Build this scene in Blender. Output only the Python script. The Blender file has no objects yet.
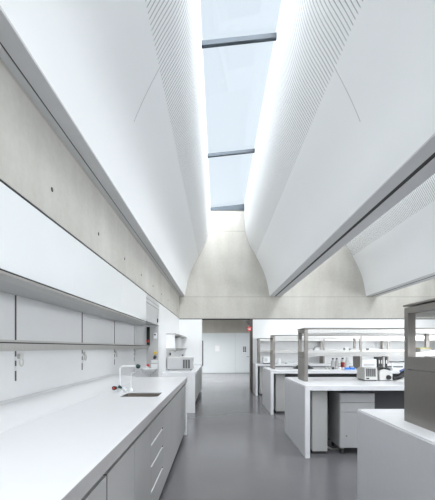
import bpy, bmesh, math, random
from mathutils import Vector, Matrix
random.seed(7)
PI = math.pi
S = bpy.context.scene
C = S.collection

# ------------------------------------------------------------------ materials
def newmat(name):
    m = bpy.data.materials.new(name); m.use_nodes = True
    nt = m.node_tree
    return m, nt, nt.nodes['Principled BSDF']

def plain(name, col, rough=.5, metal=0., spec=.5, noise=0., nscale=6., bump=0., coat=0.):
    m, nt, b = newmat(name)
    b.inputs['Base Color'].default_value = (*col, 1)
    b.inputs['Roughness'].default_value = rough
    b.inputs['Metallic'].default_value = metal
    b.inputs['Specular IOR Level'].default_value = spec
    b.inputs['Coat Weight'].default_value = coat
    tc = nt.nodes.new('ShaderNodeTexCoord')
    nz = nt.nodes.new('ShaderNodeTexNoise'); nz.inputs['Scale'].default_value = nscale
    nz.inputs['Detail'].default_value = 5
    nt.links.new(tc.outputs['Object'], nz.inputs['Vector'])
    if noise:
        mx = nt.nodes.new('ShaderNodeMix'); mx.data_type = 'RGBA'
        mx.inputs[6].default_value = (*[c*(1-noise) for c in col], 1)
        mx.inputs[7].default_value = (*[min(1, c*(1+noise)) for c in col], 1)
        nt.links.new(nz.outputs['Fac'], mx.inputs[0])
        nt.links.new(mx.outputs[2], b.inputs['Base Color'])
    if bump:
        bp = nt.nodes.new('ShaderNodeBump'); bp.inputs['Strength'].default_value = bump
        bp.inputs['Distance'].default_value = .01
        nt.links.new(nz.outputs['Fac'], bp.inputs['Height'])
        nt.links.new(bp.outputs['Normal'], b.inputs['Normal'])
    return m

def N(nt, op, a, b=None, c=None):
    n = nt.nodes.new('ShaderNodeMath'); n.operation = op
    for i, v in enumerate((a, b, c)):
        if v is None: continue
        if isinstance(v, (int, float)): n.inputs[i].default_value = v
        else: nt.links.new(v, n.inputs[i])
    return n.outputs[0]

def mixcol(nt, fac, c1, c2):
    mx = nt.nodes.new('ShaderNodeMix'); mx.data_type = 'RGBA'
    nt.links.new(fac, mx.inputs[0])
    for i, c in ((6, c1), (7, c2)):
        if isinstance(c, tuple): mx.inputs[i].default_value = (*c, 1)
        else: nt.links.new(c, mx.inputs[i])
    return mx.outputs[2]

def concrete_mat():
    m, nt, b = newmat('concrete')
    tc = nt.nodes.new('ShaderNodeTexCoord')
    n1 = nt.nodes.new('ShaderNodeTexNoise'); n1.inputs['Scale'].default_value = .9; n1.inputs['Detail'].default_value = 8
    n2 = nt.nodes.new('ShaderNodeTexNoise'); n2.inputs['Scale'].default_value = 22; n2.inputs['Detail'].default_value = 6
    mp = nt.nodes.new('ShaderNodeMapping'); mp.inputs['Scale'].default_value = (2.2, 2.2, .5)
    nt.links.new(tc.outputs['Object'], mp.inputs['Vector'])
    n3 = nt.nodes.new('ShaderNodeTexNoise'); n3.inputs['Scale'].default_value = 1.3; n3.inputs['Detail'].default_value = 7
    nt.links.new(mp.outputs[0], n3.inputs['Vector'])
    nt.links.new(tc.outputs['Object'], n1.inputs['Vector']); nt.links.new(tc.outputs['Object'], n2.inputs['Vector'])
    f = N(nt, 'ADD', N(nt, 'MULTIPLY', n1.outputs['Fac'], .5), N(nt, 'ADD', N(nt, 'MULTIPLY', n2.outputs['Fac'], .2), N(nt, 'MULTIPLY', n3.outputs['Fac'], .4)))
    mr = nt.nodes.new('ShaderNodeMapRange'); mr.inputs[1].default_value = .38; mr.inputs[2].default_value = .72
    nt.links.new(f, mr.inputs[0])
    col = mixcol(nt, mr.outputs[0], (.45, .43, .385), (.60, .585, .54))
    # thin horizontal pour joints
    sp = nt.nodes.new('ShaderNodeSeparateXYZ'); nt.links.new(tc.outputs['Object'], sp.inputs[0])
    j = None
    for z in (2.99, 5.05):
        k = N(nt, 'LESS_THAN', N(nt, 'ABSOLUTE', N(nt, 'SUBTRACT', sp.outputs[2], z)), .012)
        j = k if j is None else N(nt, 'MAXIMUM', j, k)
    col = mixcol(nt, N(nt, 'MULTIPLY', j, .45), col, (.28, .26, .23))
    nt.links.new(col, b.inputs['Base Color'])
    b.inputs['Roughness'].default_value = .75
    b.inputs['Specular IOR Level'].default_value = .3
    bp = nt.nodes.new('ShaderNodeBump'); bp.inputs['Strength'].default_value = .15; bp.inputs['Distance'].default_value = .01
    nt.links.new(n2.outputs['Fac'], bp.inputs['Height']); nt.links.new(bp.outputs['Normal'], b.inputs['Normal'])
    return m

def vault_mat():
    """white acoustic plaster; slotted above 4.27 m, one board joint below"""
    m, nt, b = newmat('slotted_white_vault')
    tc = nt.nodes.new('ShaderNodeTexCoord')
    sp = nt.nodes.new('ShaderNodeSeparateXYZ'); nt.links.new(tc.outputs['Object'], sp.inputs[0])
    Y, Z = sp.outputs[1], sp.outputs[2]
    fr = N(nt, 'FRACT', N(nt, 'DIVIDE', N(nt, 'ADD', Y, 10.), .055))
    slot = N(nt, 'LESS_THAN', fr, .15)
    slot = N(nt, 'MULTIPLY', slot, N(nt, 'GREATER_THAN', Z, 4.27))
    slot = N(nt, 'MULTIPLY', slot, N(nt, 'LESS_THAN', Z, 5.45))
    seam = N(nt, 'LESS_THAN', N(nt, 'ABSOLUTE', N(nt, 'SUBTRACT', Y, 3.70)), .004)
    seam = N(nt, 'MULTIPLY', seam, N(nt, 'MULTIPLY', N(nt, 'GREATER_THAN', Z, 3.72), N(nt, 'LESS_THAN', Z, 4.27)))
    d = N(nt, 'MAXIMUM', slot, N(nt, 'MULTIPLY', seam, .8))
    nz = nt.nodes.new('ShaderNodeTexNoise'); nz.inputs['Scale'].default_value = .7; nz.inputs['Detail'].default_value = 4
    nt.links.new(tc.outputs['Object'], nz.inputs['Vector'])
    base = mixcol(nt, nz.outputs['Fac'], (.885, .892, .89), (.915, .92, .917))
    col = mixcol(nt, d, base, (.22, .21, .205))
    nt.links.new(col, b.inputs['Base Color'])
    b.inputs['Roughness'].default_value = .55
    b.inputs['Specular IOR Level'].default_value = .3
    return m

def floor_mat():
    m, nt, b = newmat('poured_grey_resin')
    tc = nt.nodes.new('ShaderNodeTexCoord')
    n1 = nt.nodes.new('ShaderNodeTexNoise'); n1.inputs['Scale'].default_value = 1.1; n1.inputs['Detail'].default_value = 6
    n2 = nt.nodes.new('ShaderNodeTexNoise'); n2.inputs['Scale'].default_value = 45; n2.inputs['Detail'].default_value = 3
    nt.links.new(tc.outputs['Object'], n1.inputs['Vector']); nt.links.new(tc.outputs['Object'], n2.inputs['Vector'])
    f = N(nt, 'ADD', N(nt, 'MULTIPLY', n1.outputs['Fac'], .7), N(nt, 'MULTIPLY', n2.outputs['Fac'], .3))
    col = mixcol(nt, f, (.142, .137, .143), (.198, .192, .200))
    nt.links.new(col, b.inputs['Base Color'])
    mr = nt.nodes.new('ShaderNodeMapRange'); mr.inputs[3].default_value = .13; mr.inputs[4].default_value = .24
    nt.links.new(n1.outputs['Fac'], mr.inputs[0]); nt.links.new(mr.outputs[0], b.inputs['Roughness'])
    b.inputs['Specular IOR Level'].default_value = .45
    return m

def brushed(name, col, rough=.35):
    m, nt, b = newmat(name)
    tc = nt.nodes.new('ShaderNodeTexCoord')
    mp = nt.nodes.new('ShaderNodeMapping'); mp.inputs['Scale'].default_value = (60, 60, 3)
    nt.links.new(tc.outputs['Object'], mp.inputs['Vector'])
    nz = nt.nodes.new('ShaderNodeTexNoise'); nz.inputs['Scale'].default_value = 4; nz.inputs['Detail'].default_value = 4
    nt.links.new(mp.outputs[0], nz.inputs['Vector'])
    nt.links.new(mixcol(nt, nz.outputs['Fac'], tuple(c*.85 for c in col), tuple(min(1, c*1.15) for c in col)), b.inputs['Base Color'])
    b.inputs['Metallic'].default_value = 1
    mr = nt.nodes.new('ShaderNodeMapRange'); mr.inputs[3].default_value = rough-.08; mr.inputs[4].default_value = rough+.1
    nt.links.new(nz.outputs['Fac'], mr.inputs[0]); nt.links.new(mr.outputs[0], b.inputs['Roughness'])
    return m

def glass_mat(name, tint=(1, 1, 1), gloss=.06):
    m = bpy.data.materials.new(name); m.use_nodes = True
    nt = m.node_tree
    for n in list(nt.nodes): nt.nodes.remove(n)
    out = nt.nodes.new('ShaderNodeOutputMaterial')
    tr = nt.nodes.new('ShaderNodeBsdfTransparent'); tr.inputs[0].default_value = (*tint, 1)
    gl = nt.nodes.new('ShaderNodeBsdfGlossy'); gl.inputs['Roughness'].default_value = .02
    mx = nt.nodes.new('ShaderNodeMixShader'); mx.inputs[0].default_value = gloss
    nt.links.new(tr.outputs[0], mx.inputs[1]); nt.links.new(gl.outputs[0], mx.inputs[2])
    nt.links.new(mx.outputs[0], out.inputs[0])
    return m

def emit_mat(name, col, st):
    m, nt, b = newmat(name)
    b.inputs['Base Color'].default_value = (*col, 1)
    b.inputs['Emission Color'].default_value = (*col, 1); b.inputs['Emission Strength'].default_value = st
    return m

M = dict(
    concrete=concrete_mat(), vault=vault_mat(), floor=floor_mat(),
    beam=plain('shaded_beam_grey', (.60, .60, .605), .5, noise=.05),  # grey includes the shade of a face turned down
    groove=plain('dark_groove', (.035, .034, .033), .7),
    white_wall=plain('white_lacquered_wall', (.875, .88, .88), .25, noise=.015, nscale=1.5),
    gloss=plain('white_glass_door', (.83, .85, .855), .08, noise=.015, nscale=2, coat=.3),
    solid=plain('white_solid_surface', (.84, .84, .85), .22, noise=.012, nscale=9),
    lam=plain('pale_grey_laminate', (.70, .695, .71), .4, noise=.03, nscale=30),
    cab=plain('mid_grey_laminate', (.44, .432, .425), .42, noise=.03, nscale=30),
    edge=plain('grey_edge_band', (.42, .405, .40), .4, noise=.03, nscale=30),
    support=plain('grey_service_panel', (.48, .475, .46), .45, noise=.03, nscale=30),
    ped=plain('pedestal_grey_metal', (.50, .50, .50), .4, noise=.02),
    back=plain('dark_grey_back_panel', (.12, .12, .125), .5, noise=.05),
    plinth=plain('dark_plinth', (.05, .05, .052), .6, noise=.1),
    steel=brushed('brushed_steel', (.31, .29, .27), .4),
    shelfsteel=brushed('satin_shelf_steel', (.60, .59, .57), .36),
    sinksteel=brushed('sink_steel', (.33, .29, .26), .4),
    chrome=plain('chrome', (.8, .8, .8), .12, 1., noise=.02),
    enamel=plain('white_enamel', (.82, .83, .83), .2, noise=.01),
    panelgrey=plain('ventilation_grey', (.52, .515, .51), .4, noise=.02),
    darkgreen=plain('dark_green_plastic', (.005, .04, .035), .35, noise=.1),
    black=plain('black_plastic', (.012, .012, .013), .4, noise=.2),
    red=plain('red_plastic', (.62, .03, .03), .4, noise=.1),
    signred=plain('sign_red', (.80, .05, .04), .4, noise=.03),
    paleyellow=plain('pale_yellow_lid', (.72, .66, .30), .4, noise=.05),
    yellow=plain('yellow_plastic', (.75, .52, .04), .4, noise=.05),
    softblue=plain('soft_blue_plastic', (.13, .19, .42), .4, noise=.05),
    blue=plain('blue_plastic', (.03, .22, .75), .4, noise=.05),
    brown=plain('dark_bronze_trim', (.095, .08, .072), .5, noise=.1),
    beige=plain('warm_white_plastic', (.66, .65, .62), .4, noise=.02),
    apply=plain('appliance_grey', (.47, .47, .475), .35, noise=.02),
    vent=plain('vent_dark_grey', (.12, .12, .12), .5, noise=.1),
    darkgrey=plain('notice_dark_grey', (.06, .065, .07), .4, noise=.1),
    paper=plain('paper_white', (.86, .87, .88), .6, noise=.01),
    door=plain('pale_door_panel', (.70, .745, .765), .3, noise=.02, nscale=2),
    frame=plain('skylight_frame', (.035, .05, .065), .5, noise=.1),
    clear=glass_mat('skylight_glass', (.97, .985, 1.), .03),
    redglass=plain('red_label', (.28, .02, .015), .4, noise=.1),
    rubber=plain('caster_rubber', (.05, .05, .05), .6, noise=.1),
)

# ------------------------------------------------------------------ mesh helpers
class MB:
    def __init__(s): s.bm = bmesh.new()
    def box(s, x0, x1, y0, y1, z0, z1, bev=0., seg=2):
        r = bmesh.ops.create_cube(s.bm, size=1)
        v = r['verts']
        for p in v:
            p.co = Vector(((x0+x1)/2+p.co.x*(x1-x0), (y0+y1)/2+p.co.y*(y1-y0), (z0+z1)/2+p.co.z*(z1-z0)))
        if bev:
            es = list({e for p in v for e in p.link_edges})
            bmesh.ops.bevel(s.bm, geom=es, offset=bev, segments=seg, profile=.5, affect='EDGES')
        return s
    def prism(s, pts, a0, a1, axis='y'):
        """closed outline extruded along an axis; pts are (x,z) for y, (y,z) for x, (x,y) for z"""
        def P(p, a):
            return {'y': (p[0], a, p[1]), 'x': (a, p[0], p[1]), 'z': (p[0], p[1], a)}[axis]
        A = [s.bm.verts.new(P(p, a0)) for p in pts]; B = [s.bm.verts.new(P(p, a1)) for p in pts]
        n = len(pts)
        fs = [s.bm.faces.new(A), s.bm.faces.new(B[::-1])]
        for i in range(n): fs.append(s.bm.faces.new((A[i], B[i], B[(i+1) % n], A[(i+1) % n])))
        bmesh.ops.recalc_face_normals(s.bm, faces=fs)
        return s
    def tube(s, pts, r, n=12, caps=True):
        pts = [Vector(p) for p in pts]
        rs = r if isinstance(r, (list, tuple)) else [r]*len(pts)
        rings = []; prev = None
        for i, p in enumerate(pts):
            t = (pts[min(i+1, len(pts)-1)]-pts[max(i-1, 0)]).normalized()
            if prev is None:
                u = t.orthogonal().normalized()
            else:
                u = (prev-t*prev.dot(t)).normalized()
            prev = u; w = t.cross(u)
            rings.append([s.bm.verts.new(p+(u*math.cos(2*PI*k/n)+w*math.sin(2*PI*k/n))*rs[i]) for k in range(n)])
        fs = []
        for a, b in zip(rings, rings[1:]):
            for k in range(n): fs.append(s.bm.faces.new((a[k], a[(k+1) % n], b[(k+1) % n], b[k])))
        if caps: fs += [s.bm.faces.new(rings[0][::-1]), s.bm.faces.new(rings[-1])]
        bmesh.ops.recalc_face_normals(s.bm, faces=fs)
        return s
    def lathe(s, prof, c=(0, 0, 0), n=24, sx=1, sy=1):
        c = Vector(c); rings = []
        for r, z in prof:
            if r < 1e-6: rings.append([s.bm.verts.new(c+Vector((0, 0, z)))])
            else: rings.append([s.bm.verts.new(c+Vector((r*sx*math.cos(2*PI*k/n), r*sy*math.sin(2*PI*k/n), z))) for k in range(n)])
        fs = []
        for a, b in zip(rings, rings[1:]):
            for k in range(n):
                k2 = (k+1) % n
                if len(a) == 1 and len(b) == 1: continue
                if len(a) == 1: fs.append(s.bm.faces.new((a[0], b[k2], b[k])))
                elif len(b) == 1: fs.append(s.bm.faces.new((a[k], a[k2], b[0])))
                else: fs.append(s.bm.faces.new((a[k], a[k2], b[k2], b[k])))
        bmesh.ops.recalc_face_normals(s.bm, faces=fs)
        return s

def base_of(o):
    v = Vector((0, 0, 0))
    while o is not None:
        v += o.location; o = o.parent
    return v

def obj(name, mb, mat, parent=None, loc=(0, 0, 0), smooth=False):
    """link a bmesh as ONE object; its coordinates are world ones"""
    org = base_of(parent) + Vector(loc)
    if any(org):
        bmesh.ops.translate(mb.bm, verts=mb.bm.verts, vec=-org)
    me = bpy.data.meshes.new(name); mb.bm.to_mesh(me); mb.bm.free()
    me.materials.append(M[mat] if isinstance(mat, str) else mat)
    if smooth:
        for p in me.polygons: p.use_smooth = True
        try: me.set_sharp_from_angle(angle=math.radians(40))
        except Exception: pass
    o = bpy.data.objects.new(name, me); C.objects.link(o)
    o.location = loc
    if parent: o.parent = parent
    return o

def tag(o, label, cat, group=None):
    o['label'] = label; o['category'] = cat
    if group: o['group'] = group
    return o

def thing(name, label, cat, loc, group=None):
    o = bpy.data.objects.new(name, None); C.objects.link(o); o.location = loc
    o.empty_display_size = .1
    return tag(o, label, cat, group)

def struct(name, mb, mat, parent=None, smooth=False):
    o = obj(name, mb, mat, parent, smooth=smooth)
    if parent is None: o['kind'] = 'structure'
    return o

def B(*a, **k): return MB().box(*a, **k)

# ------------------------------------------------------------------ dimensions
H = 1.40                 # eye height
WX = -1.20               # face of left wall
NX = -1.69               # back of the niche in the left wall
RX = 7.72                # right wall
YB = -3.6                # wall behind the camera
YE = 11.30               # end wall
YF = 19.8                # far wall of the corridor
SPRING = 3.01            # underside of the vault beams

# ------------------------------------------------------------------ setting
struct('floor', B(-3.3, RX+.3, YB-.2, YF+.2, -.2, 0), 'floor')

wl = struct('wall_left', B(-2.1, WX, YB, YE, 2.335, 6.2), 'concrete')
for y in (1.58, 2.61, 3.63, 4.65, 5.67, 6.70, 7.72, 8.74, 9.76, 10.78):
    t = MB(); t.tube([(WX+.002, y, 2.545), (WX-.02, y, 2.545)], .017, 12)
    obj('tie_hole', t, 'groove', wl)
lowl = MB()
lowl.box(NX-.2, NX, 1.5, 7.42, 0, 2.335)          # back of the niche
lowl.box(NX-.2, WX, YB, 1.5, 0, 2.316)            # plain wall before the niche
lowl.box(NX-.2, WX, 7.37, YE, 0, 2.316)           # plain wall after the niche
lowl.box(NX-.01, WX-.02, 1.5, 5.79, 0, .88)       # wall below the niche sill
struct('wall_left_lower', lowl, 'white_wall')
struct('trim_1', MB().prism([(NX, .88), (WX-.005, .88), (WX-.005, .922), (WX-.03, .926), (NX+.03, .965), (NX, .982)], 1.5, 5.79), 'solid')   # niche sill

struct('trim_8', B(NX-.2, WX-.006, YB, YE, 2.317, 2.335), 'groove')  # dark strip painted in as shade of the gap under the concrete
# end wall: concrete above, white partitions below
struct('wall_end', B(-2.1, RX+.3, YE, YE+.25, 2.31, 5.73), 'concrete')
struct('wall_end_left', B(-2.0, -.487, YE+.01, YE+.24, 0, 2.285), 'white_wall')
struct('wall_end_right', B(1.10, RX+.3, YE+.01, YE+.24, 0, 2.285), 'white_wall')
struct('trim_2', B(WX, RX, YE+.05, YE+.22, 2.28, 2.315), 'groove')  # dark strip set in the gap to stand for its shade
struct('trim_3', B(1.03, 1.105, YE-.02, YE+.25, 0, 2.30), 'brown')
struct('trim_4', B(-.489, -.452, YE+.03, YE+.21, .82, 1.62, bev=.004), 'back')

# corridor beyond
struct('wall_corridor_left', B(-3.3, -3.1, YE+.25, YF, 0, 3.4), 'concrete')
struct('wall_corridor_right', B(4.6, 4.8, YE+.25, YF, 0, 3.4), 'concrete')
struct('wall_far', B(-3.3, 4.8, YF, YF+.2, 0, 3.4), 'concrete')
cc = MB(); cc.box(-3.3, 4.8, YE+.25, 12.7, 3.3, 3.5); cc.box(-3.3, 4.8, 17.7, YF+.2, 3.3, 3.5)
cc.box(-3.3, -2.2, 12.7, 17.7, 3.3, 3.5); cc.box(3.2, 4.8, 12.7, 17.7, 3.3, 3.5)  # middle left open, an added roof light for the corridor
struct('ceiling_corridor', cc, 'white_wall')
d1 = struct('door_1', B(-1.0, .98, YF-.06, YF, .01, 2.19, bev=.004), 'door')
obj('door_rail', B(.0, 1.55, YF-.09, YF-.05, 2.19, 2.235), 'panelgrey', d1)
d2 = struct('door_2', B(.99, 2.6, YF-.06, YF, .01, 2.19, bev=.004), 'door')
obj('door_handle', MB().tube([(1.72, YF-.06, .9), (1.72, YF-.11, .9), (1.60, YF-.11, .9)], .014), 'steel', d2)

# walls right and behind
wr = MB(); wr.box(RX, RX+.3, YB, YE, 0, .95); wr.box(RX, RX+.3, YB, YE, 2.9, 6.2)
for ya, yb in ((YB, -2.8), (1.2, 1.8), (5.8, 6.4), (8.2, YE)): wr.box(RX, RX+.3, ya, yb, .95, 2.9)
struct('wall_right', wr, 'concrete')
for n, (ya, yb) in enumerate(((-2.8, 1.2), (1.8, 5.8), (6.4, 8.2))):
    added_window = struct('window_%d' % (7+n), B(RX+.1, RX+.16, ya, yb, .95, 1.0), 'frame')  # side windows added out of view for fill light
    obj('pane', B(RX+.125, RX+.135, ya, yb, 1.0, 2.9), 'clear', added_window)
wb = MB()
wb.box(-2.1, RX+.3, YB-.25, YB, 0, 3.25); wb.box(-2.1, RX+.3, YB-.25, YB, 5.4, 6.0)
for xa, xb in ((-2.1, -.95), (1.55, 2.1), (4.6, 5.1), (7.6, RX+.3)): wb.box(xa, xb, YB-.25, YB, 3.25, 5.4)
struct('wall_back', wb, 'white_wall')
for n, (xa, xb) in enumerate(((-.95, 1.55), (2.1, 4.6), (5.1, 7.6))):
    added_window = struct('window_%d' % (4+n), B(xa, xb, YB-.16, YB-.10, 3.25, 3.30), 'frame')  # gable windows added behind the camera for fill light
    obj('pane', B(xa, xb, YB-.135, YB-.125, 3.3, 5.4), 'clear', added_window)
# vaults: each ridge between two bays is one solid body with two curved flanks
PROF = [(0, SPRING), (.045, 3.23), (.09, 3.46), (.165, 3.70), (.27, 3.95), (.385, 4.18), (.505, 4.40), (.625, 4.61), (.715, 4.83), (.765, 5.06), (.788, 5.27), (.797, 5.46), (.80, 5.64), (.80, 5.95)]
def smoothprof(p, k=4):
    out = []
    for i in range(len(p)-1):
        p0, p1, p2, p3 = p[max(i-1, 0)], p[i], p[i+1], p[min(i+2, len(p)-1)]
        for j in range(k):
            t = j/k
            out.append(tuple(.5*((2*p1[a])+(-p0[a]+p2[a])*t+(2*p0[a]-5*p1[a]+4*p2[a]-p3[a])*t*t+(-p0[a]+3*p1[a]-3*p2[a]+p3[a])*t**3) for a in (0, 1)))
    out.append(p[-1]); return out
SP = smoothprof(PROF)
PITCH = 3.03
BAYS = [(-1.03, 1.64), (2.0, 4.67), (5.03, 7.70)]
def shell(left_edge, right_edge):
    """ridge body: right flank of the bay on its left (ends at left_edge) and left flank of the next"""
    mb = MB()
    pts = []
    if right_edge is not None: pts += [(right_edge+u, z) for u, z in SP]
    else: pts += [(RX+.3, SPRING), (RX+.3, 5.95)]
    if left_edge is not None: pts += [(left_edge-u, z) for u, z in reversed(SP)]
    else: pts += [(-2.1, 5.95), (-2.1, SPRING)]
    mb.prism(pts, YB, YE)
    return mb
o = struct('ceiling', shell(None, -1.03), 'vault', smooth=True)
o = struct('ceiling_vault', shell(1.64, 2.0), 'vault', smooth=True)
o = struct('ceiling_vault.001', shell(4.67, 5.03), 'vault', smooth=True)
o = struct('ceiling_vault.002', shell(7.70, None), 'vault', smooth=True)
def beam(n, x0, x1, g0, g1):
    b = MB()
    b.box(x0, g0, YB, YE, SPRING-.006, SPRING+.01); b.box(g1, x1, YB, YE, SPRING-.006, SPRING+.01)
    t = struct('trim_%d' % n, b, 'beam')
    obj('track', B(g0, g1, YB, YE, SPRING-.003, SPRING), 'groove', t)
beam(5, WX, -1.028, -1.150, -1.140)
beam(6, 1.638, 2.002, 1.785, 1.835)
beam(7, 4.668, 5.032, 4.815, 4.865)
# end returns of the vaults at the wall: none, they die into the concrete

# skylights: tilted glass with dark glazing bars
def skylight(n, xl, xr):
    zl, zr = 5.72, 5.835
    def slab(y0, y1, t0, t1, xi=0.):
        return MB().prism([(xl-xi, zl+t0), (xr+xi, zr+t0), (xr+xi, zr+t1), (xl-xi, zl+t1)], y0, y1)
    w = struct('window_%d' % n, MB().prism([(xl, zl-.02), (xr, zl-.02), (xr, zr+.06), (xl, zl+.06)], YE-.03, YE+.2), 'frame')
    ys = [YB, -.82, 2.16, 5.14, 8.12, YE]
    for a, b in zip(ys, ys[1:]):
        obj('pane', slab(a, b, .04, .052), 'clear', w)
    for y in ys[1:-1]:
        obj('glazing_bar', slab(y-.03, y+.03, -.03, .038), 'frame', w)
for i, (a, b) in enumerate(BAYS):
    skylight(i+1, a+.80, b-.80)

# ------------------------------------------------------------------ left counter
CZ = .925; CF = -.49; CY1 = 5.79
def rounded(x0, x1, y0, y1, r, n=6):
    out = []
    for cx, cy, a in ((x1-r, y1-r, 0), (x0+r, y1-r, 90), (x0+r, y0+r, 180), (x1-r, y0+r, 270)):
        for k in range(n+1):
            t = math.radians(a+90*k/n); out.append((cx+r*math.cos(t), cy+r*math.sin(t)))
    return out
SINK = (-.95, -.58, 3.47, 3.82)
def slab_with_hole(x0, x1, y0, y1, z0, z1, hole):
    mb = MB(); bm = mb.bm
    outer = [(x1, y1), (x0, y1), (x0, y0), (x1, y0)]
    n = len(hole)//4
    for z in (z0, z1):
        O = [bm.verts.new((p[0], p[1], z)) for p in outer]; I = [bm.verts.new((p[0], p[1], z)) for p in hole]
        for c in range(4):
            for k in range(n-1): bm.faces.new((O[c], I[c*n+k], I[c*n+k+1]))
            d = (c+1) % 4
            bm.faces.new((O[c], I[c*n+n-1], I[d*n], O[d]))
    for loop in (outer, hole):
        a = [bm.verts.new((p[0], p[1], z0)) for p in loop]; b = [bm.verts.new((p[0], p[1], z1)) for p in loop]
        for i in range(len(loop)):
            j = (i+1) % len(loop); bm.faces.new((a[i], a[j], b[j], b[i]))
    bmesh.ops.remove_doubles(bm, verts=bm.verts, dist=1e-5)
    bmesh.ops.recalc_face_normals(bm, faces=bm.faces)
    return mb
ctr = thing('work_counter', 'long white solid-surface worktop over grey cupboards along left wall', 'counter', (-.85, 2.2, 0))
obj('worktop', slab_with_hole(WX+.001, CF, -1.2, CY1, CZ-.07, CZ, rounded(*SINK, .05)), 'solid', ctr)
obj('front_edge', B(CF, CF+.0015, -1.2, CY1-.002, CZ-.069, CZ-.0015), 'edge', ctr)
obj('end_panel', B(WX+.001, CF, CY1-.035, CY1, 0, CZ-.07), 'solid', ctr)

def base_cabinet(y0, y1, kind, label, x_front=CF-.02, top=CZ-.07, mat='cab', group='base cabinets under the left counter', depth=.62, gap=.0014, plinth=.08):
    t = thing('base_cabinet', label, 'cabinet', ((x_front-depth/2), (y0+y1)/2, 0), group)
    cb = MB()
    if kind == 'sink':      # open box that leaves room for the basin
        cb.box(x_front-depth, x_front-.022, y0+.001, y0+.018, plinth, top-.003); cb.box(x_front-depth, x_front-.022, y1-.018, y1-.001, plinth, top-.003)
        cb.box(x_front-.03, x_front-.022, y0+.018, y1-.018, plinth, top-.003); cb.box(x_front-depth, x_front-.03, y0+.018, y1-.018, plinth, plinth+.018)
    else: cb.box(x_front-depth, x_front-.022, y0+.001, y1-.001, plinth, top-.003)
    obj('carcass', cb, 'plinth', t)  # coloured dark so the gaps round the doors look shaded
    obj('plinth', B(x_front-depth+.02, x_front-.07, y0+.001, y1-.001, 0, plinth), 'plinth', t)
    zt = top-.042
    obj('gap_shade_strip', B(x_front-.022, x_front-.0015, y1-gap if not label.startswith('grey base cupboard before') else y1-.003, y1+(0 if not label.startswith('grey base cupboard before') else .0115), plinth+.004, zt), 'plinth', t)  # dark strip put in the door gap in place of shade
    if kind == 'drawers':
        zs = [plinth, .292, .487, .655, zt]
        for a, b in zip(zs, zs[1:]):
            g = .004
            d = obj('drawer', B(x_front-.02, x_front, y0+gap, y1-gap, a+g, b-(.014 if b != zt else 0)), mat, t)
            if b != zt:
                obj('grip_glint', MB().prism([(x_front-.016, b-.016), (x_front+.001, b-.016), (x_front+.001, b-.012), (x_front-.012, b-.001), (x_front-.016, b-.001)], y0+.02, y1-.02), 'enamel', d)  # white strip painted in for light reflected on the grip channel
    else:
        n = 2 if kind == 'double' else 1
        w = (y1-y0)/n
        for k in range(n):
            obj('door', B(x_front-.02, x_front, y0+k*w+gap, y0+(k+1)*w-gap, plinth+.004, zt), mat, t)
    return t
base_cabinet(-1.2, 1.09, 'double', 'grey base cupboard nearest the viewer at the start of the left counter', gap=.002)
base_cabinet(1.09, 1.655, 'door', 'grey base cupboard before a dark open joint, nearest one in view under left counter', gap=.003)
base_cabinet(1.667, 2.215, 'door', 'grey base cupboard just past the dark joint, second before the drawers', gap=.003)
base_cabinet(2.215, 2.76, 'door', 'grey flush base cupboard touching the near side of the four-drawer unit')
base_cabinet(2.76, 3.36, 'drawers', 'grey four-drawer base unit with painted pale glints on its finger grips under left counter')
base_cabinet(3.36, 3.96, 'sink', 'grey flush base cupboard under the sink, on the far side of the drawers')
base_cabinet(3.96, 4.56, 'door', 'grey base cupboard just past the sink cupboard under left counter')
base_cabinet(4.56, 5.16, 'door', 'grey base cupboard second from the white end panel of left counter')
base_cabinet(5.16, CY1-.037, 'door', 'grey base cupboard against the white end panel of left counter')

# sink
sk = thing('sink', 'brown-grey steel undermount sink with rounded corners in the white left counter', 'sink', (-.765, 3.645, CZ-.25))
sb = MB(); bm = sb.bm
rings = []
for ins, z, r in ((.0015, CZ-.009, .049), (.0025, CZ-.10, .049), (0.008, CZ-.22, .05), (.03, CZ-.245, .04), (.12, CZ-.25, .02)):
    rings.append([bm.verts.new((p[0], p[1], z)) for p in rounded(SINK[0]+ins, SINK[1]-ins, SINK[2]+ins, SINK[3]-ins, r)])
for a, b in zip(rings, rings[1:]):
    for i in range(len(a)):
        j = (i+1) % len(a); bm.faces.new((a[i], a[j], b[j], b[i]))
bm.faces.new(rings[-1])
bmesh.ops.recalc_face_normals(bm, faces=bm.faces)
for f in bm.faces: f.normal_flip()
obj('basin', sb, 'sinksteel', sk, smooth=True)
obj('drain', MB().lathe([(0, 0), (.04, 0), (.04, .006), (.03, .004), (0, .002)], (-.765, 3.645, CZ-.249)), 'chrome', sk)

# laboratory tap
fx, fy = -1.045, 3.86
tp = thing('faucet', 'white lab tap with a level spout and dark green nozzle behind the sink', 'faucet', (fx, fy, CZ))
obj('base', MB().lathe([(0, 0), (.03, 0), (.03, .012), (.02, .022), (.016, .05), (0, .05)], (fx, fy, CZ)), 'enamel', tp, smooth=True)
pts = [(fx, fy, CZ+.04), (fx, fy, CZ+.24)]
for k in range(1, 7):
    a = PI/2*k/6; pts.append((fx+.035*(1-math.cos(a)), fy, CZ+.24+.035*math.sin(a)))
pts.append((fx+.19, fy, CZ+.275))
obj('spout', MB().tube(pts, .009, 12), 'enamel', tp, smooth=True)
obj('nozzle', MB().tube([(fx+.172, fy, CZ+.275), (fx+.182, fy, CZ+.275), (fx+.20, fy, CZ+.272), (fx+.215, fy, CZ+.27)], [.013, .024, .024, .016], 14), 'darkgreen', tp, smooth=True)
vb = MB(); vb.tube([(fx, fy, CZ+.03), (fx+.05, fy-.03, CZ+.045)], .013); vb.tube([(fx+.045, fy-.03, CZ+.045), (fx+.085, fy-.055, CZ+.02)], [.016, .02])
v1 = obj('valve', vb, 'enamel', tp, smooth=True)
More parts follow.
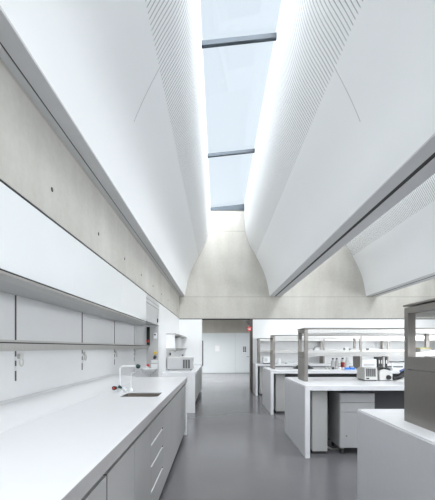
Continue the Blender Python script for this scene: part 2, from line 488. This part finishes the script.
obj('cap', MB().tube([(fx-.005, fy-.045, CZ+.065), (fx+.025, fy-.03, CZ+.045)], [.017, .012]), 'darkgreen', v1, smooth=True)
v2 = obj('valve', MB().tube([(fx, fy, CZ+.03), (fx-.045, fy-.03, CZ+.045)], .012), 'enamel', tp, smooth=True)
kb = obj('knob', MB().tube([(fx-.04, fy-.02, CZ+.045), (fx-.05, fy-.06, CZ+.045)], [.019, .023]), 'black', v2, smooth=True)
kc = obj('knob', MB().tube([(fx-.05, fy-.059, CZ+.045), (fx-.0515, fy-.066, CZ+.045)], [.012, .010]), 'red', v2, smooth=True)
kc['label'] = 'red knob face'
ho = thing('side_tap', 'thin pale curved outlet pipe standing beside the white lab tap', 'pipe', (fx+.1, fy+.12, CZ))
obj('pipe', MB().tube([(fx+.09, fy+.12, CZ), (fx+.09, fy+.12, CZ+.17), (fx+.10, fy+.11, CZ+.195), (fx+.13, fy+.10, CZ+.20), (fx+.17, fy+.08, CZ+.215)], .004), 'enamel', ho, smooth=True)
obj('foot', MB().lathe([(0, 0), (.022, 0), (.022, .01), (.01, .03), (0, .03)], (fx+.09, fy+.12, CZ)), 'enamel', ho, smooth=True)

# overhead cabinets flush with the concrete
def overhead(y0, y1, label):
    t = thing('overhead_cabinet', label, 'cabinet', ((WX+NX)/2, (y0+y1)/2, 1.83), 'white overhead cabinets on the left wall')
    obj('carcass', B(NX+.002, WX-.022, y0+.001, y1-.001, 1.838, 2.316), 'panelgrey', t)
    obj('door', B(WX-.02, WX+.002, y0+.0008, y1-.0008, 1.838, 2.316), 'gloss', t)
    obj('shadow_gap', B(WX-.03, WX-.006, y0+.001, y1-.001, 1.829, 1.838), 'groove', t)
    obj('bottom_rail', B(WX-.13, WX-.002, y0+.001, y1-.001, 1.813, 1.829), 'shelfsteel', t)
    return t
overhead(1.505, 3.01, 'white glossy overhead cabinet nearest the viewer on left wall')
overhead(3.01, 4.49, 'white glossy middle overhead cabinet of the three on left wall')
overhead(4.49, 6.04, 'white glossy overhead cabinet touching the grey ventilation panel')
vp = thing('ventilation_panel', 'grey grooved panel above the niche end beside white overhead cabinets', 'panel', ((WX+NX)/2, 6.7, 1.83))
pb = MB()
for a, b in ((1.85, 2.165), (2.172, 2.235), (2.242, 2.316)):
    pb.box(WX-.03, WX, 6.045, 7.365, a, b)
obj('face', pb, 'panelgrey', vp)
obj('box', B(NX+.002, WX-.03, 6.045, 7.365, 1.86, 2.314), 'panelgrey', vp)
obj('indicator', B(WX, WX+.015, 7.16, 7.22, 1.90, 1.975), 'darkgrey', vp)

# niche shelf lengths
def niche_shelf(y0, y1, label):
    t = thing('niche_shelf', label, 'shelf', (-1.54, (y0+y1)/2, 1.375), 'steel shelf lengths in the left wall niche')
    obj('board', B(NX+.003, -1.415, y0+.002, y1-.002, 1.40, 1.43), 'shelfsteel', t)
    obj('front_rail', B(-1.415, -1.40, y0+.002, y1-.002, 1.375, 1.428), 'shelfsteel', t)
    obj('shadow_line', B(-1.415, -1.405, y0+.002, y1-.002, 1.428, 1.437), 'groove', t)
    obj('top_lip', B(-1.418, -1.40, y0+.002, y1-.002, 1.437, 1.452), 'shelfsteel', t)
    return t
niche_shelf(1.505, 3.08, 'steel wall shelf length nearest the viewer in the left niche')
niche_shelf(3.08, 4.55, 'steel wall shelf length second from the viewer, below the middle overhead cabinet')
niche_shelf(4.55, 6.04, 'steel wall shelf length behind the lab tap, third from the viewer')
niche_shelf(6.04, 7.33, 'steel wall shelf length at far end reaching the service panel')

names = ['nearest the viewer', 'second from the viewer', 'behind the lab tap', 'in the far corner of the niche']
for k, y in enumerate((3.01, 4.49, 5.90, 7.30)):
    u = MB(); u.box(NX, NX+.005, y-.008, y+.008, 1.12, 1.836)
    up = thing('wall_upright', 'dark slotted wall upright '+names[k], 'rail', (NX, y, 1.12), 'slotted uprights on the niche wall')
    obj('rail', u, 'brown', up)
    for z0, z1 in ((1.205, 1.245), (1.29, 1.325)): obj('cover', B(NX+.001, NX+.008, y-.012, y+.012, z0, z1), 'enamel', up)
    hk = thing('wall_hook', 'small white loop hook hanging on the wall upright '+names[k], 'hook', (NX+.02, y+.04, 1.30), 'small white hooks on the niche wall')
    obj('plate', B(NX+.002, NX+.03, y+.022, y+.078, 1.305, 1.345, bev=.004), 'beige', hk)
    ring = [(NX+.025, y+.05+.026*math.sin(2*PI*i/16), 1.277-.036*math.cos(2*PI*i/16)) for i in range(17)]
    obj('loop', MB().tube(ring, .006, 8), 'beige', hk, smooth=True)

# service panel at the niche end
YR = 7.37
sp = thing('service_panel', 'grey service panel with yellow and red controls at the niche end', 'panel', (-1.32, YR, .9))
obj('board', B(-1.375, WX-.004, YR-.05, YR-.002, 0.1, 1.825), 'panelgrey', sp)
obj('slot', B(-1.445, -1.377, YR-.03, YR-.002, 1.44, 1.82), 'black', sp)
obj('slot', B(-1.445, -1.377, YR-.03, YR-.002, .9, 1.375), 'panelgrey', sp)
obj('red_button', MB().tube([(-1.42, YR-.03, 1.53), (-1.42, YR-.06, 1.53)], .028), 'red', sp)
obj('red_button', B(-1.442, -1.385, YR-.07, YR-.03, .985, 1.06, bev=.008), 'red', sp)
obj('yellow_knob', MB().tube([(-1.265, YR-.05, 1.29), (-1.265, YR-.09, 1.29)], [.034, .028]), 'yellow', sp)
obj('valve', MB().tube([(-1.27, YR-.05, 1.205), (-1.27, YR-.10, 1.19)], [.036, .03]), 'darkgrey', sp)
sk1 = obj('socket', B(-1.30, -1.23, YR-.07, YR-.05, 1.58, 1.70, bev=.005), 'enamel', sp)
obj('hole', B(-1.285, -1.25, YR-.074, YR-.069, 1.645, 1.675), 'darkgrey', sk1)
for z0, z1 in ((1.085, 1.145), (.965, 1.065)):
    obj('socket', B(-1.345, -1.215, YR-.08, YR-.05, z0, z1, bev=.005), 'enamel', sp)
ey = thing('eyewash_basin', 'small white rounded basin mounted below the grey service panel', 'basin', (-1.36, 7.10, .87))
obj('bowl', MB().lathe([(0, -.03), (.06, -.025), (.12, .0), (.155, .05), (.16, .06), (.15, .058), (.115, .015), (.05, -.008), (0, -.01)], (-1.36, 7.12, .92), 28), 'enamel', ey, smooth=True)
obj('bracket', B(-1.40, -1.32, 7.22, YR-.052, .87, .91), 'enamel', ey)
obj('cover', MB().prism([(-1.50+.02*k, .93+.10*math.sin(PI*k/9)) for k in range(10)], 7.06, 7.2), 'enamel', ey)

# ------------------------------------------------------------------ second counter on the left
C2Z, C2F, C2Y0, C2Y1 = .865, -.48, 7.70, YE+.005
c2 = thing('side_counter', 'white waterfall-ended counter carrying the grey microwave', 'counter', (-.84, 9.5, 0))
obj('worktop', B(WX+.002, C2F, C2Y0, C2Y1, C2Z-.055, C2Z), 'solid', c2)
obj('end_panel', B(WX+.002, C2F, C2Y0, C2Y0+.055, 0, C2Z-.055), 'solid', c2)
pos = ['just behind the white end panel', 'second along from the white end panel', 'second from the corridor', 'next to the corridor']
for k in range(4):
    y0 = C2Y0+.057+k*.885
    base_cabinet(y0, y0+.885, 'door', 'grey base cupboard of the microwave counter '+pos[k], x_front=C2F-.02, top=C2Z-.055, group='cupboards under the microwave counter', depth=.68, plinth=.16)
mw = thing('microwave', 'grey box-shaped microwave with dark vent grille on the far left counter', 'microwave', (-.875, 8.62, C2Z))
my0, my1 = 8.42, 8.85
obj('body', B(-1.175, -.585, my0, my1, C2Z+.018, C2Z+.30, bev=.008), 'apply', mw)
obj('top_cover', B(-1.178, -.582, my0-.004, my1, C2Z+.288, C2Z+.312, bev=.005), 'beige', mw)
for i in range(3):
    obj('vent', B(-.81+i*.06, -.765+i*.06, my0-.006, my0+.01, C2Z+.05, C2Z+.25), 'vent', mw)
for x in (-1.15, -.63):
    for y in (my0+.05, my1-.05): obj('foot', MB().lathe([(0, 0), (.02, 0), (.02, .02), (0, .02)], (x, y, C2Z)), 'black', mw)
obj('side_handle', B(-.585, -.565, my0+.03, my0+.12, C2Z+.1, C2Z+.2, bev=.004), 'beige', mw)
def side_shelf(z, label, lower):
    t = thing('wall_shelf', label, 'shelf', (-1.08, 9.8, z), 'shelves above the microwave')
    obj('board', B(WX+.001, -.965, 8.40, YE+.005, z-.035, z), 'shelfsteel', t)
    for y in (8.5, 9.9, 11.2):
        obj('bracket', MB().prism([(WX+.001, z-.035), (-1.0, z-.035), (WX+.001, z-.10)], y, y+.012), 'shelfsteel', t)
side_shelf(1.735, 'upper steel wall shelf above the grey microwave', False)
side_shelf(1.385, 'lower steel wall shelf just above the grey microwave', True)
for k, (y, nm) in enumerate(((8.42, 'at near end'), (9.9, 'halfway along'))):
    o = obj('shelf_divider', B(WX+.001, -1.0, y, y+.015, 1.385, 1.70), 'white_wall')
    tag(o, 'white upright divider between the two microwave shelves '+nm, 'divider', 'dividers between the microwave shelves')
for k, (x, y, z, s, nm) in enumerate(((-1.04, 8.55, 1.235, .045, 'under the near end of the lower shelf'), (-.83, 10.3, C2Z, .05, 'on the counter behind the microwave'))):
    if k == 0:
        o = obj('wall_socket', B(WX+.001, WX+.03, 9.0, 9.09, 1.2, 1.27, bev=.004), 'darkgrey'); tag(o, 'small dark wall socket under the lower microwave shelf', 'socket')
    else:
        o = obj('bottle', MB().lathe([(0, 0), (.04, 0), (.042, .2), (.02, .26), (.02, .30), (0, .30)], (-.99, 10.2, C2Z)), 'beige', smooth=True)
        t = obj('cap', MB().tube([(-.99, 10.2, C2Z+.30), (-.99, 10.2, C2Z+.335)], .024), 'darkgrey', o)
        tag(o, 'pale bottle with a dark cap on the counter behind the microwave', 'bottle')

# ------------------------------------------------------------------ island benches
BZ = .915; BX0 = 1.11
def bench(y0, y1, x1, label, wall=False):
    t = thing('lab_bench', label, 'bench', (BX0, (y0+y1)/2, 0), 'white laboratory benches on the right')
    th = .06
    obj('worktop', B(BX0, x1, y0, y1, BZ-th, BZ, bev=.002, seg=1), 'solid', t)
    e = obj('end_panel', B(BX0, BX0+th, y0, y1, 0, BZ-th-.0005), 'solid', t)
    obj('facing', B(BX0-.006, BX0+.002, y0+.004, y1-.004, .03, BZ-.012), 'lam', e)
    obj('end_panel', B(x1-th, x1, y0, y1, 0, BZ-th-.0005), 'solid', t)
    ym = (y0+y1)/2 if not wall else y1-.1
    obj('back_panel', B(BX0+th, x1-th, ym-.02, ym+.02, .06, BZ-th-.0005), 'back', t)
    fronts = [(y0+.17, ym-.02)] if wall else [(y0+.17, ym-.02), (ym+.02, y1-.17)]
    for a, b in fronts:
        s = obj('service_leg', B(BX0+th+.075, BX0+th+.27, a, b, .04, BZ-th-.001), 'support', t)
        obj('plinth', B(BX0+th+.085, BX0+th+.26, a+.02, b, 0, .04), 'plinth', s)
    return t
bench(1.47, 2.845, 5.45, 'white lab bench nearest the viewer, cut off by right edge')
bench(4.55, 5.91, 5.45, 'white lab bench with the grey drawer pedestal beneath, second from the viewer')
bench(7.50, 8.86, 5.45, 'white lab bench third from the viewer, behind the pedestal bench')
bench(10.44, YE-.02, 7.6, 'white lab bench farthest back, against the white end wall', wall=True)

def shelf_unit(y0, y1, xs, label):
    t = thing('shelf_unit', label, 'shelf', (xs[0], (y0+y1)/2, BZ), 'steel shelf units standing on the benches')
    w = .05; p = .045
    ztop = 1.665
    for x in xs:
        f = obj('side_frame', B(x, x+w, y0+p, y1-p, BZ, 1.255), 'steel', t)
        for a, b in ((y0, y0+p), (y1-p, y1)):
            obj('post', B(x, x+w, a, b, BZ, ztop-.005), 'steel', f)
        obj('crossbar', B(x, x+w, y0+p, y1-p, 1.26, 1.34), 'steel', f)
        obj('crossbar', B(x, x+w, y0+p, y1-p, 1.622, ztop-.005), 'steel', f)
    xe = xs[-1]+w
    for z0, z1 in ((1.275, 1.335), (1.60, 1.66)):
        for xa, xb in zip(xs, xs[1:]):
            s = obj('shelf_board', B(xa+w, xb, y0+.012, y1-.012, z1-.03, z1-.002), 'shelfsteel', t)
            obj('front_rail', B(xa+w, xb, y0, y0+.012, z0, z1), 'shelfsteel', s)
            obj('back_rail', B(xa+w, xb, y1-.012, y1, z0, z1), 'shelfsteel', s)
    obj('cap', B(xs[0]-.006, xe+.006, y0-.006, y1+.006, ztop+.004, ztop+.016), 'steel', t)
    return t
X4 = [1.24, 3.19, 5.14]
shelf_unit(1.89, 2.39, X4, 'tall steel two-shelf unit at right edge on the nearest bench')
shelf_unit(5.13, 5.55, X4, 'steel two-shelf unit on the bench with the drawer pedestal')
shelf_unit(8.06, 8.48, X4, 'steel two-shelf unit on the third bench from the viewer')
shelf_unit(10.88, 11.26, X4+[7.09], 'steel two-shelf unit on the farthest bench against the end wall')

# drawer pedestal
pd = thing('drawer_pedestal', 'light grey wheeled drawer pedestal under the second bench', 'pedestal', (1.83, 4.95, 0))
px0, px1, py0, py1 = 1.60, 2.055, 4.70, 5.19
obj('body', B(px0, px1, py0+.022, py1, .085, .80, bev=.004), 'ped', pd)
for k, (a, b) in enumerate(((.09, .555), (.562, .68), (.687, .796))):
    dr = obj('drawer', B(px0+.003, px1-.003, py0, py0+.022, a, b, bev=.003), 'ped', pd)
    if k == 0: obj('lock', MB().tube([(px0+.085, py0, .245), (px0+.085, py0-.006, .245)], .011), 'steel', dr)
for x in (px0+.045, px1-.045):
    for y in (py0+.06, py1-.05):
        c = obj('caster', MB().tube([(x-.014, y, .032), (x+.014, y, .032)], .032, 16), 'rubber', pd)
        obj('fork', B(x-.02, x+.02, y-.018, y+.018, .06, .086), 'steel', c)
cab = obj('floor_cable', MB().tube([(1.50, 5.18, .25), (1.50, 5.12, .06), (1.52, 5.0, .02), (1.56, 4.88, .016), (1.66, 4.93, .015), (1.75, 5.1, .015)], .015, 10), 'support', smooth=True)
tag(cab, 'grey cable on the floor beside the drawer pedestal', 'cable')

# ------------------------------------------------------------------ bench equipment
t = thing('centrifuge', 'pale benchtop centrifuge with a dark vent grille on the pedestal bench', 'centrifuge', (2.22, 5.35, BZ))
a0 = 5.20
obj('body', MB().prism([(a0, BZ+.018), (a0+.31, BZ+.018), (a0+.30, BZ+.16), (a0+.22, BZ+.195), (a0+.01, BZ+.195)], 2.13, 2.31, 'x'), 'beige', t)
for i in range(5):
    x = 2.148+i*.029; obj('vent', B(x, x+.019, a0-.004, a0+.02, BZ+.065, BZ+.18), 'vent', t)
obj('base', B(2.14, 2.30, a0+.01, a0+.29, BZ, BZ+.02), 'vent', t)
obj('switch', B(2.15, 2.19, a0-.004, a0+.01, BZ+.028, BZ+.046), 'black', t)

t = thing('vortex_mixer', 'white rounded instrument with black lid and dark round knob on pedestal bench', 'instrument', (2.45, 5.36, BZ))
obj('body', MB().prism([(2.36, BZ+.01), (2.54, BZ+.01), (2.55, BZ+.09), (2.51, BZ+.15), (2.43, BZ+.17), (2.36, BZ+.15)], 5.24, 5.48), 'beige', t)
arc = [(2.34+.21*k/10, BZ+.15+.045*math.sin(PI*k/10)) for k in range(11)]
obj('lid', MB().prism(arc, 5.26, 5.46), 'black', t)
obj('knob', MB().tube([(2.49, 5.24, BZ+.05), (2.49, 5.215, BZ+.05)], [.035, .03], 18), 'black', t)
obj('foot', B(2.38, 2.53, 5.25, 5.47, BZ, BZ+.011), 'vent', t)

t = thing('hand_instrument', 'black angled hand instrument with a blue end on the pedestal bench', 'instrument', (2.68, 5.28, BZ))
obj('body', MB().tube([(2.56, 5.25, BZ+.035), (2.61, 5.25, BZ+.04), (2.68, 5.26, BZ+.07), (2.76, 5.28, BZ+.13)], [.02, .03, .042, .042], 14), 'black', t, smooth=True)
obj('tip', MB().tube([(2.68, 5.28, BZ+.135), (2.76, 5.29, BZ+.165)], [.018, .026], 12), 'softblue', t, smooth=True)
obj('stand', B(2.58, 2.76, 5.20, 5.32, BZ, BZ+.014, bev=.004), 'beige', t)

o = obj('drip_tray', MB().lathe([(0, 0), (.235, 0), (.235, .012), (.12, .085), (.05, .12), (0, .125)], (1.975, 8.30, BZ), 30), 'black', smooth=True)
tag(o, 'black low domed dish on third bench behind the steel upright', 'dish')

t = thing('balance', 'small white balance box with dark base on the farthest bench', 'balance', (1.45, 10.70, BZ))
obj('base', B(1.35, 1.56, 10.60, 10.82, BZ, BZ+.03, bev=.004), 'darkgrey', t)
obj('housing', B(1.35, 1.56, 10.60, 10.82, BZ+.03, BZ+.21, bev=.008), 'enamel', t)
obj('window', B(1.38, 1.47, 10.596, 10.602, BZ+.07, BZ+.17), 'panelgrey', t)
o = obj('beaker', MB().lathe([(0, 0), (.05, 0), (.055, .02), (.055, .16), (.05, .16), (.048, .02), (0, .012)], (1.83, 10.70, BZ), 20), 'enamel', smooth=True)
tag(o, 'white round beaker on the farthest bench beside a steel upright', 'beaker')
o = obj('stopper', MB().lathe([(0, 0), (.02, 0), (.016, .035), (0, .035)], (2.03, 10.68, BZ), 16), 'black', smooth=True)
tag(o, 'tiny black stopper lying on the farthest bench', 'stopper')

# third bench row of bits
def bottle(x, y, r, h, mat, cap, label, lab=None, z=BZ):
    t = thing('bottle', label, 'bottle', (x, y, z), 'bottles on the third bench')
    obj('glass', MB().lathe([(0, 0), (r, 0), (r, h*.7), (r*.5, h*.82), (r*.5, h*.9), (0, h*.9)], (x, y, z), 18), mat, t, smooth=True)
    obj('cap', MB().lathe([(0, h*.88), (r*.6, h*.88), (r*.6, h), (0, h)], (x, y, z), 18), cap, t, smooth=True)
    if lab: obj('sticker', MB().lathe([(r+.001, h*.15), (r+.001, h*.6)], (x, y, z), 18), lab, t, smooth=True)
bottle(2.66, 8.30, .045, .24, 'panelgrey', 'darkgrey', 'grey bottle with dark cap left of the red-labelled bottle')
bottle(2.76, 8.33, .04, .24, 'panelgrey', 'darkgrey', 'slim grey bottle between two others left of the red label', None)
bottle(2.88, 8.28, .045, .25, 'beige', 'darkgrey', 'bottle with a dark red label and dark cap on third bench', 'redglass')
bottle(2.99, 8.30, .042, .25, 'enamel', 'enamel', 'plain white bottle right of the red-labelled bottle')
for k, (x, nm) in enumerate(((2.86, 'below the red-labelled bottle'), (2.975, 'below the plain white bottle'))):
    t = thing('tube_rack', 'small bright blue tube rack '+nm, 'rack', (x, 7.95, BZ), 'blue tube racks on the third bench')
    obj('block', B(x-.045, x+.045, 7.92, 7.99, BZ, BZ+.045, bev=.004), 'blue', t)
    for i in range(3): obj('tube', MB().tube([(x-.028+.028*i, 7.955, BZ+.04), (x-.028+.028*i, 7.955, BZ+.062)], .009, 10), 'enamel', t)
for i in range(5):
    x = 2.42+i*.075
    o = obj('vial', MB().lathe([(0, 0), (.026, 0), (.026, .045), (.015, .055), (0, .06)], (x, 8.0+.03*(i % 2), BZ), 14), ('panelgrey', 'support', 'darkgrey', 'panelgrey', 'enamel')[i], smooth=True)
    tag(o, ('grey vial at the left end of a loose row on third bench', 'stone-grey vial second in the loose row on third bench', 'dark vial in the middle of the loose row on third bench', 'grey vial fourth in the loose row on third bench', 'white vial at right end of the loose row, near blue racks')[i], 'vial', 'loose vials on the third bench')
t = thing('instrument_case', 'white instrument case on third bench behind the centrifuge', 'instrument', (3.38, 8.3, BZ))
obj('body', B(3.26, 3.60, 8.14, 8.42, BZ, BZ+.22, bev=.01), 'enamel', t)
obj('panel', B(3.30, 3.55, 8.135, 8.142, BZ+.07, BZ+.12), 'panelgrey', t)
for i in range(4):
    x = 3.645+i*.055
    o = obj('binder', B(x, x+.042, 8.16, 8.40, BZ, BZ+.27, bev=.004), ('darkgrey', 'brown', 'panelgrey', 'black')[i])
    obj('spine_label', B(x+.008, x+.034, 8.157, 8.162, BZ+.12, BZ+.2), 'beige', o)
    tag(o, ('dark grey folder against the white instrument case on third bench', 'dark brown folder second from the white instrument case', 'mid grey folder between brown and black folders', 'black folder at the right end of the folder row')[i], 'folder', 'folders standing on the third bench')
t = thing('pipette_stand', 'pale low stand with dark pipettes lying across it on third bench', 'stand', (4.1, 8.2, BZ))
obj('base', B(3.92, 4.28, 8.05, 8.3, BZ, BZ+.03, bev=.005), 'enamel', t)
for x in (3.97, 4.23): obj('post', B(x-.012, x+.012, 8.16, 8.19, BZ+.03, BZ+.15), 'enamel', t)
obj('pipette', MB().tube([(3.90, 8.17, BZ+.165), (4.1, 8.17, BZ+.16), (4.32, 8.17, BZ+.155)], [.014, .011, .004], 10), 'darkgrey', t, smooth=True)
obj('pipette', MB().tube([(3.88, 8.20, BZ+.15), (4.1, 8.20, BZ+.16), (4.30, 8.2, BZ+.165)], [.004, .01, .014], 10), 'vent', t, smooth=True)

# small boxes on shelves
def sbox(x, y, z, w, d, h, mat, label, name='storage_box', lid=None):
    o = obj(name, B(x, x+w, y, y+d, z, z+h, bev=.004), mat)
    if lid: obj('lid', B(x-.003, x+w+.003, y-.003, y+d+.003, z+h, z+h+.02, bev=.003), lid, o)
    return tag(o, label, 'box', 'boxes on the bench shelves')
SZ = 1.333
sbox(2.93, 5.2, SZ, .15, .2, .045, 'beige', 'pale box with pale yellow lid seen through the nearest steel frame', lid='paleyellow')
sbox(3.30, 5.2, SZ, .16, .2, .06, 'panelgrey', 'grey flat box right of a steel upright seen through the nearest frame')
sbox(2.20, 8.15, SZ, .10, .15, .05, 'enamel', 'small white box on third bench shelf, leftmost of the shelf boxes')
sbox(2.88, 8.12, SZ, .09, .15, .06, 'enamel', 'small white box on shelf above the red-labelled bottle')
sbox(3.0, 8.12, SZ, .12, .15, .05, 'beige', 'cream box on shelf beside a steel upright of third bench')
sbox(3.42, 8.12, SZ, .2, .18, .05, 'enamel', 'white flat box on shelf right of the third bench upright')
sbox(3.0, 11.0, SZ, .14, .15, .08, 'beige', 'cream box on the shelf against the end wall')

# ------------------------------------------------------------------ signs and small wall items
sg = thing('fire_sign', 'small red square fire sign beside the corridor opening', 'sign', (.99, YE-.06, 1.93))
obj('plate', B(.925, 1.055, YE-.045, YE-.035, 1.92, 2.05), 'signred', sg)
gl = MB()
ringp = [(.98+.024*math.cos(2*PI*i/14), YE-.047, 1.99+.024*math.sin(2*PI*i/14)) for i in range(15)]
gl.tube(ringp, .006, 6); gl.box(.975, 1.03, YE-.05, YE-.045, 1.945, 1.958); gl.box(1.012, 1.03, YE-.05, YE-.045, 1.958, 2.02)
obj('symbol', gl, 'paper', sg)
obj('bracket', B(1.02, 1.04, YE-.036, YE-.019, 1.97, 2.0), 'steel', sg)
cam_ = thing('wall_speaker', 'small dark angled wall fixture above the red fire sign', 'speaker', (.97, YE-.05, 2.15))
obj('body', MB().prism([(.87, 2.23), (1.04, 2.27), (1.04, 2.13), (.95, 2.10)], YE-.16, YE-.03), 'brown', cam_)
obj('mount', B(1.0, 1.035, YE-.06, YE-.018, 2.15, 2.25), 'darkgrey', cam_)
nt_ = obj('notice', B(-.13, .11, YF-.07, YF-.058, 1.19, 1.50, bev=.003), 'paper'); tag(nt_, 'white notice sheet on the pale corridor door', 'notice')
dn = thing('door_grille', 'dark notice board of small tiles on the corridor door', 'notice', (1.48, YF-.065, 1.18))
obj('backing', B(1.38, 1.59, YF-.075, YF-.058, 1.14, 1.47), 'paper', dn)
for i in range(2):
    for j in range(4):
        obj('tile', B(1.395+i*.095, 1.475+i*.095, YF-.08, YF-.074, 1.155+j*.078, 1.22+j*.078), 'darkgrey', dn)

# ------------------------------------------------------------------ daylight
w = bpy.data.worlds.new('sky'); S.world = w; w.use_nodes = True
nt = w.node_tree; bg = nt.nodes['Background']
tc = nt.nodes.new('ShaderNodeTexCoord'); sp_ = nt.nodes.new('ShaderNodeSeparateXYZ')
nt.links.new(tc.outputs['Generated'], sp_.inputs[0])
dt = N(nt, 'ADD', N(nt, 'MULTIPLY', sp_.outputs[1], -.12), N(nt, 'MULTIPLY', sp_.outputs[2], .993))
mr = nt.nodes.new('ShaderNodeMapRange'); mr.interpolation_type = 'SMOOTHSTEP'      # bright lobe added overhead, out of view, to light the room
mr.inputs[1].default_value = .6; mr.inputs[2].default_value = .97
mr.inputs[3].default_value = 1.; mr.inputs[4].default_value = 4.2
nt.links.new(dt, mr.inputs[0])
dt2 = N(nt, 'ADD', N(nt, 'MULTIPLY', sp_.outputs[0], .66), N(nt, 'ADD', N(nt, 'MULTIPLY', sp_.outputs[1], -.72), N(nt, 'MULTIPLY', sp_.outputs[2], .21)))
mr2 = nt.nodes.new('ShaderNodeMapRange'); mr2.interpolation_type = 'SMOOTHSTEP'    # bright lobe added low behind and right, feeding the unseen windows
mr2.inputs[1].default_value = .45; mr2.inputs[2].default_value = .95
mr2.inputs[3].default_value = 0.; mr2.inputs[4].default_value = 7.
nt.links.new(dt2, mr2.inputs[0])
tot = N(nt, 'ADD', mr.outputs[0], mr2.outputs[0])
bg.inputs[0].default_value = (.55, .625, .69, 1)
bg2 = mixcol(nt, N(nt, 'MULTIPLY', N(nt, 'SUBTRACT', tot, 1.), .25), (.49, .54, .58), (.97, .985, 1.))
nt.links.new(bg2, bg.inputs[0])
nt.links.new(tot, bg.inputs[1])
# light portals in the openings help sample the sky (they give no light of their own)
def portal(loc, rot, sx, sy):
    L = bpy.data.lights.new('sky_portal', 'AREA'); L.shape = 'RECTANGLE'; L.size = sx; L.size_y = sy
    L.cycles.is_portal = True
    o = bpy.data.objects.new('sky_portal', L); C.objects.link(o); o.location = loc; o.rotation_euler = rot
for a, b in BAYS: portal(((a+b)/2, (YB+YE)/2, 5.96), (0, 0, 0), 1.05, YE-YB)
portal((.5, 15.2, 3.52), (0, 0, 0), 5.4, 5.0)

portal((RX+.2, 2.7, 1.92), (0, PI/2, 0), 1.95, 11.0)
portal((3.2, YB-.2, 4.2), (PI/2, 0, 0), 8.4, 2.1)

# ------------------------------------------------------------------ camera
cd = bpy.data.cameras.new('camera'); co = bpy.data.objects.new('camera', cd); C.objects.link(co)
co.location = (0, 0, H); co.rotation_euler = (PI/2, 0, 0)
cd.sensor_fit = 'HORIZONTAL'; cd.sensor_width = 36; cd.lens = 36*360/435
cd.shift_x = 0; cd.shift_y = 97.5/435
cd.clip_start = .05; cd.clip_end = 200
S.camera = co
S.view_settings.view_transform = 'Standard'; S.view_settings.look = 'None'
S.view_settings.exposure = .78; S.view_settings.gamma = 1; S.view_settings.use_curve_mapping = False
S.cycles.max_bounces = 14; S.cycles.diffuse_bounces = 10; S.cycles.glossy_bounces = 6; S.cycles.transparent_max_bounces = 12
S.cycles.use_denoising = True
S.cycles.sample_clamp_indirect = 6
